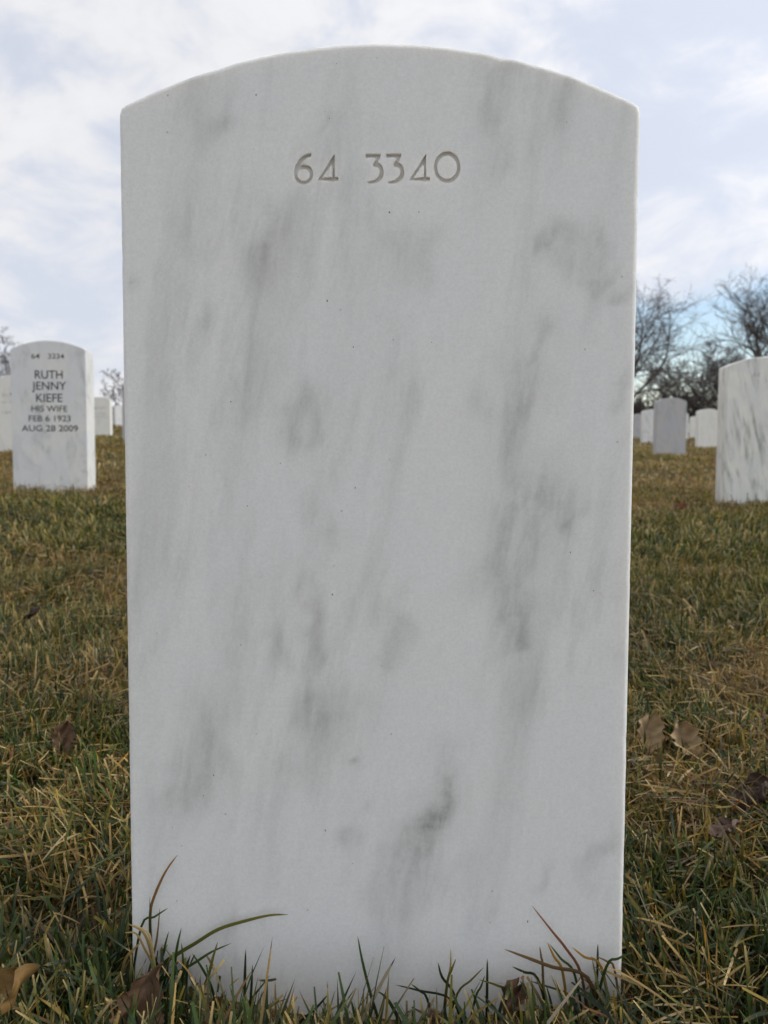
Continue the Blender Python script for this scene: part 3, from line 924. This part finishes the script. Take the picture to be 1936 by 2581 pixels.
# ------------------------------------------------------------------ fallen leaves
def leaf(label, x, y, z, length, width, yaw, pitch, roll, curl, c1, c2, seed):
    r = random.Random(seed)
    nu, nv = 13, 9
    vs, cs_ = [], []
    for i in range(nu):
        s = i / (nu - 1)
        wv = math.sin(math.pi * min(1, s * .93 + .05)) ** .75 * (1 + .18 * math.sin(s * 22 + seed)) + .03
        for j in range(nv):
            t = j / (nv - 1) * 2 - 1
            px = (s - .5) * length + .004 * math.sin(3 * t + seed)
            py = t * width / 2 * wv
            pz = curl * width * (abs(t) ** 1.6 * .55 + .35 * (s - .5) ** 2) + .0025 * math.sin(9 * s + 5 * t + seed) - (.0010 if j == nv // 2 else 0)
            vs.append((px, py, pz))
            k = r.random() * .5 + .5 * abs(math.sin(7 * s + 3 * t))
            vein = .75 if (j == nv // 2 or (i % 3 == 0)) else 1.0
            cs_.append([(a_ * (1 - k) + b_ * k) * vein for a_, b_ in zip(c1, c2)])
    ts_ = []
    for i in range(nu - 1):
        for j in range(nv - 1):
            q = i * nv + j
            ts_ += [(q, q + nv, q + nv + 1), (q, q + nv + 1, q + 1)]
    # underside, so that the leaf has a thickness
    top = len(vs)
    vs += [(a_, b_, c_ - .0005) for a_, b_, c_ in vs]
    cs_ += cs_
    ts_ += [(q2 + top, q1 + top, q0 + top) for q0, q1, q2 in ts_]
    o = link('fallen_leaf', mesh_tris('fallen_leaf', np.array(vs), np.array(ts_), np.array(cs_)), MAT['leaf'])
    o.location = (x, y, z)
    o.rotation_euler = (rad(roll), rad(pitch), rad(yaw))
    return tag(o, label, 'leaf', 'dead leaves in the grass')


BR, TN, DK = ((.11, .060, .034), (.24, .145, .085)), ((.34, .23, .12), (.52, .39, .23)), ((.050, .033, .026), (.15, .105, .080))
leaf('curled brown leaf at the lower left foot of large stone', -.142, .457, .026, .045, .030, 60, -55, 20, .5, *BR, 1)
leaf('orange brown leaf in the bottom left corner', -.224, .452, .030, .05, .03, 30, -50, 0, .6, (.20, .11, .035), (.36, .22, .08), 2)
leaf('small brown leaf standing in the grass left of large stone', -.347, .858, .035, .035, .024, 80, -70, 10, .4, *BR, 3)
leaf('dark speck of leaf in dry grass far left of large stone', -.616, 1.40, .035, .03, .02, 20, -40, 10, .5, *DK, 4)
leaf('pale tan leaf closest to the right edge of large stone', .300, .885, .033, .042, .030, 70, -58, 25, .7, *TN, 5)
leaf('smaller pale tan leaf, right one of the pale pair', .338, .875, .031, .038, .030, 115, -55, -20, .7, *TN, 6)
leaf('dark curled leaf at the right edge of the picture', .366, .750, .022, .040, .032, 25, -35, -15, .9, *DK, 7)
leaf('small greyish brown leaf below the dark curled leaf', .300, .668, .034, .022, .018, 10, -30, 0, .7, (.16, .10, .075), (.30, .21, .16), 8)
leaf('reddish leaf lying far off in front of the veined stone', 1.186, 3.25, .04, .07, .045, 10, -20, 10, .4, (.16, .05, .025), (.28, .10, .05), 9)
leaf('brown leaf scrap against the foot of large stone, right half', .090, .492, .010, .022, .016, 40, -60, 10, .5, *BR, 10)
leaf('pinkish brown leaf scrap in grass at bottom centre', .031, .466, .010, .020, .014, -20, -40, 0, .5, (.16, .09, .065), (.28, .17, .12), 11)

# ------------------------------------------------------------------ bare trees
def tubes(segs, sides):
    """segs: list of polylines [(p, r), ...] -> verts, tris"""
    vs, ts_, off = [], [], 0
    ang = np.arange(sides) * 2 * np.pi / sides
    for pl in segs:
        P = np.array([q[0] for q in pl])
        R_ = np.array([q[1] for q in pl])
        T = np.gradient(P, axis=0)
        T /= np.linalg.norm(T, axis=1)[:, None] + 1e-9
        ref = np.array([.31, .87, .38])
        U = np.cross(T, ref)
        U /= np.linalg.norm(U, axis=1)[:, None] + 1e-9
        W_ = np.cross(T, U)
        ring = P[:, None] + R_[:, None, None] * (U[:, None] * np.cos(ang)[None, :, None] + W_[:, None] * np.sin(ang)[None, :, None])
        vs.append(ring.reshape(-1, 3))
        n = len(P)
        i = (np.arange(n - 1) * sides)[:, None]
        j = np.arange(sides)[None]
        a_, b_ = (i + j).ravel(), (i + (j + 1) % sides).ravel()
        ts_.append(np.concatenate([np.stack([a_, b_, b_ + sides], 1), np.stack([a_, b_ + sides, a_ + sides], 1)]) + off)
        off += n * sides
    return np.concatenate(vs), np.concatenate(ts_)


def bare_tree(label, name, x, y, height, seed, trunk_h=.28, spread=1.0, limbs=6, dens=(6, 6, 5), lean=(0, 0), stems=1, droop=0.0, group='bare winter trees', thick=.030, twig=.007, up=.10):
    r0, r1 = random.Random(seed), random.Random(seed + 1000)
    root = empty(name, (x, y, float(ground_z(x, y)) - .15))
    heavy, fine = [], []

    def grow(p, d, length, rad_, lvl):
        r = r0 if lvl < 2 else r1
        n = 6 if lvl < 2 else (5 if lvl == 2 else 3)
        pl, p, d = [(p.copy(), rad_)], p.copy(), d.normalized()
        wob = (.10, .20, .26, .30, .30)[lvl]
        tip = rad_ * (.55 if lvl == 0 else .28)
        for i in range(n):
            d = (d + Vector((r.gauss(0, wob), r.gauss(0, wob), r.gauss(0, wob) + (up if lvl in (1, 2) else .03) - droop * (lvl >= 2) * .35))).normalized()
            p = p + d * (length / n)
            pl.append((p.copy(), rad_ + (tip - rad_) * (i + 1) / n))
        (heavy if lvl < 2 else fine).append(pl)
        if lvl >= 4:
            return
        r = r0 if lvl < 1 else r1
        cnt = (limbs, dens[0], dens[1], dens[2])[lvl]
        for c in range(cnt):
            f = (c + .6 + r.uniform(-.3, .3)) / cnt
            f = (.55 + .45 * f) if lvl == 0 else (.18 + .82 * f)
            q = min(f, .999) * n
            k = int(q)
            base = pl[k][0].lerp(pl[k + 1][0], q - k)
            br = pl[k][1] * (.62 if lvl else .55)
            tdir = (pl[k + 1][0] - pl[k][0]).normalized()
            az = r.uniform(0, 2 * math.pi) if lvl else 2 * math.pi * (c / cnt) * 1.618 * 2 + r.uniform(-.4, .4)
            side = Vector((math.cos(az), math.sin(az), r.uniform(-.15, .35) - (droop * .4 if lvl else 0)))
            ang = r.uniform(.55, 1.0) * (spread if lvl == 0 else 1)
            if lvl == 0 and c == cnt - 1:
                ang *= .3
            nd = tdir * math.cos(ang) + side.normalized() * math.sin(ang)
            ln = length * ((.95, .55, .50, .48)[lvl]) * r.uniform(.7, 1.15) * (1.15 - .45 * f if lvl else 1.0)
            if lvl == 0:
                ln = height * (1 - trunk_h) * r.uniform(.62, .86)
            grow(base, nd, ln, max(br, twig), lvl + 1)

    for s in range(stems):
        a0 = 2 * math.pi * s / max(stems, 1) + r0.uniform(-.4, .4)
        tilt = 0.0 if stems == 1 else r0.uniform(.15, .5)
        d = Vector((math.cos(a0) * tilt + lean[0], math.sin(a0) * tilt + lean[1], 1))
        grow(Vector((math.cos(a0), math.sin(a0), 0)) * (.0 if stems == 1 else .25), d, height * trunk_h, height * thick / (stems ** .5), 0)
    v, t_ = tubes(heavy, 7)
    link('trunk', mesh_tris('trunk', v, t_), MAT['bark'], root)
    v, t_ = tubes(fine, 3)
    link('crown', mesh_tris('crown', v, t_), MAT['twig'], root)
    return tag(root, label, 'tree', group)


bare_tree('bare tree reaching out from behind right edge of the large stone', 'bare_tree', 12.2, 45, 10.0, 4, .22, 1.25, 9, (9, 9, 8), droop=.25, thick=.022, twig=.008)
bare_tree('tall bare tree rising behind the veined stone at the right edge', 'bare_tree', 18.5, 40, 9.6, 108, .32, .85, 8, (9, 9, 8), thick=.020, twig=.008)
bare_tree('dense dark multi stemmed bare tree left of the veined stone', 'bare_tree', 19.6, 50, 5.8, 21, .22, .8, 4, (7, 7, 6), stems=4, thick=.024, twig=.015)
bare_tree('slender bare tree leaning left above the whole grey headstone', 'bare_tree', 18.6, 52, 5.2, 33, .30, .7, 6, (7, 7, 6), lean=(-.25, 0), thick=.020, twig=.014)
bare_tree('bare tree directly behind the top of the veined stone', 'bare_tree', 21.8, 52, 5.2, 44, .25, .9, 5, (7, 7, 6), stems=2, thick=.02, twig=.014)
bare_tree('low dark thicket behind the whole grey headstone', 'bare_shrub', 17.4, 48, 2.7, 51, .10, .95, 4, (6, 5, 5), stems=7, thick=.018, twig=.020, group='bare shrubs')
bare_tree('low dark thicket between grey headstone and cream headstone', 'bare_shrub', 19.8, 47, 2.6, 56, .10, .95, 4, (6, 5, 5), stems=8, thick=.018, twig=.022, group='bare shrubs')
bare_tree('small dark thicket touching the right edge of the large stone', 'bare_shrub', 14.9, 48, 2.0, 61, .10, 1.0, 4, (6, 5, 5), stems=7, thick=.018, twig=.020, group='bare shrubs')
bare_tree('bare tree top showing at the left edge above worn headstone', 'bare_tree', -20.9, 45, 5.0, 71, .25, .9, 6, (7, 7, 6), thick=.02, twig=.014)
bare_tree('small bare tree beside the left edge of the large stone', 'bare_tree', -14.0, 45, 3.2, 82, .20, 1.1, 6, (7, 7, 6), thick=.02, twig=.014)
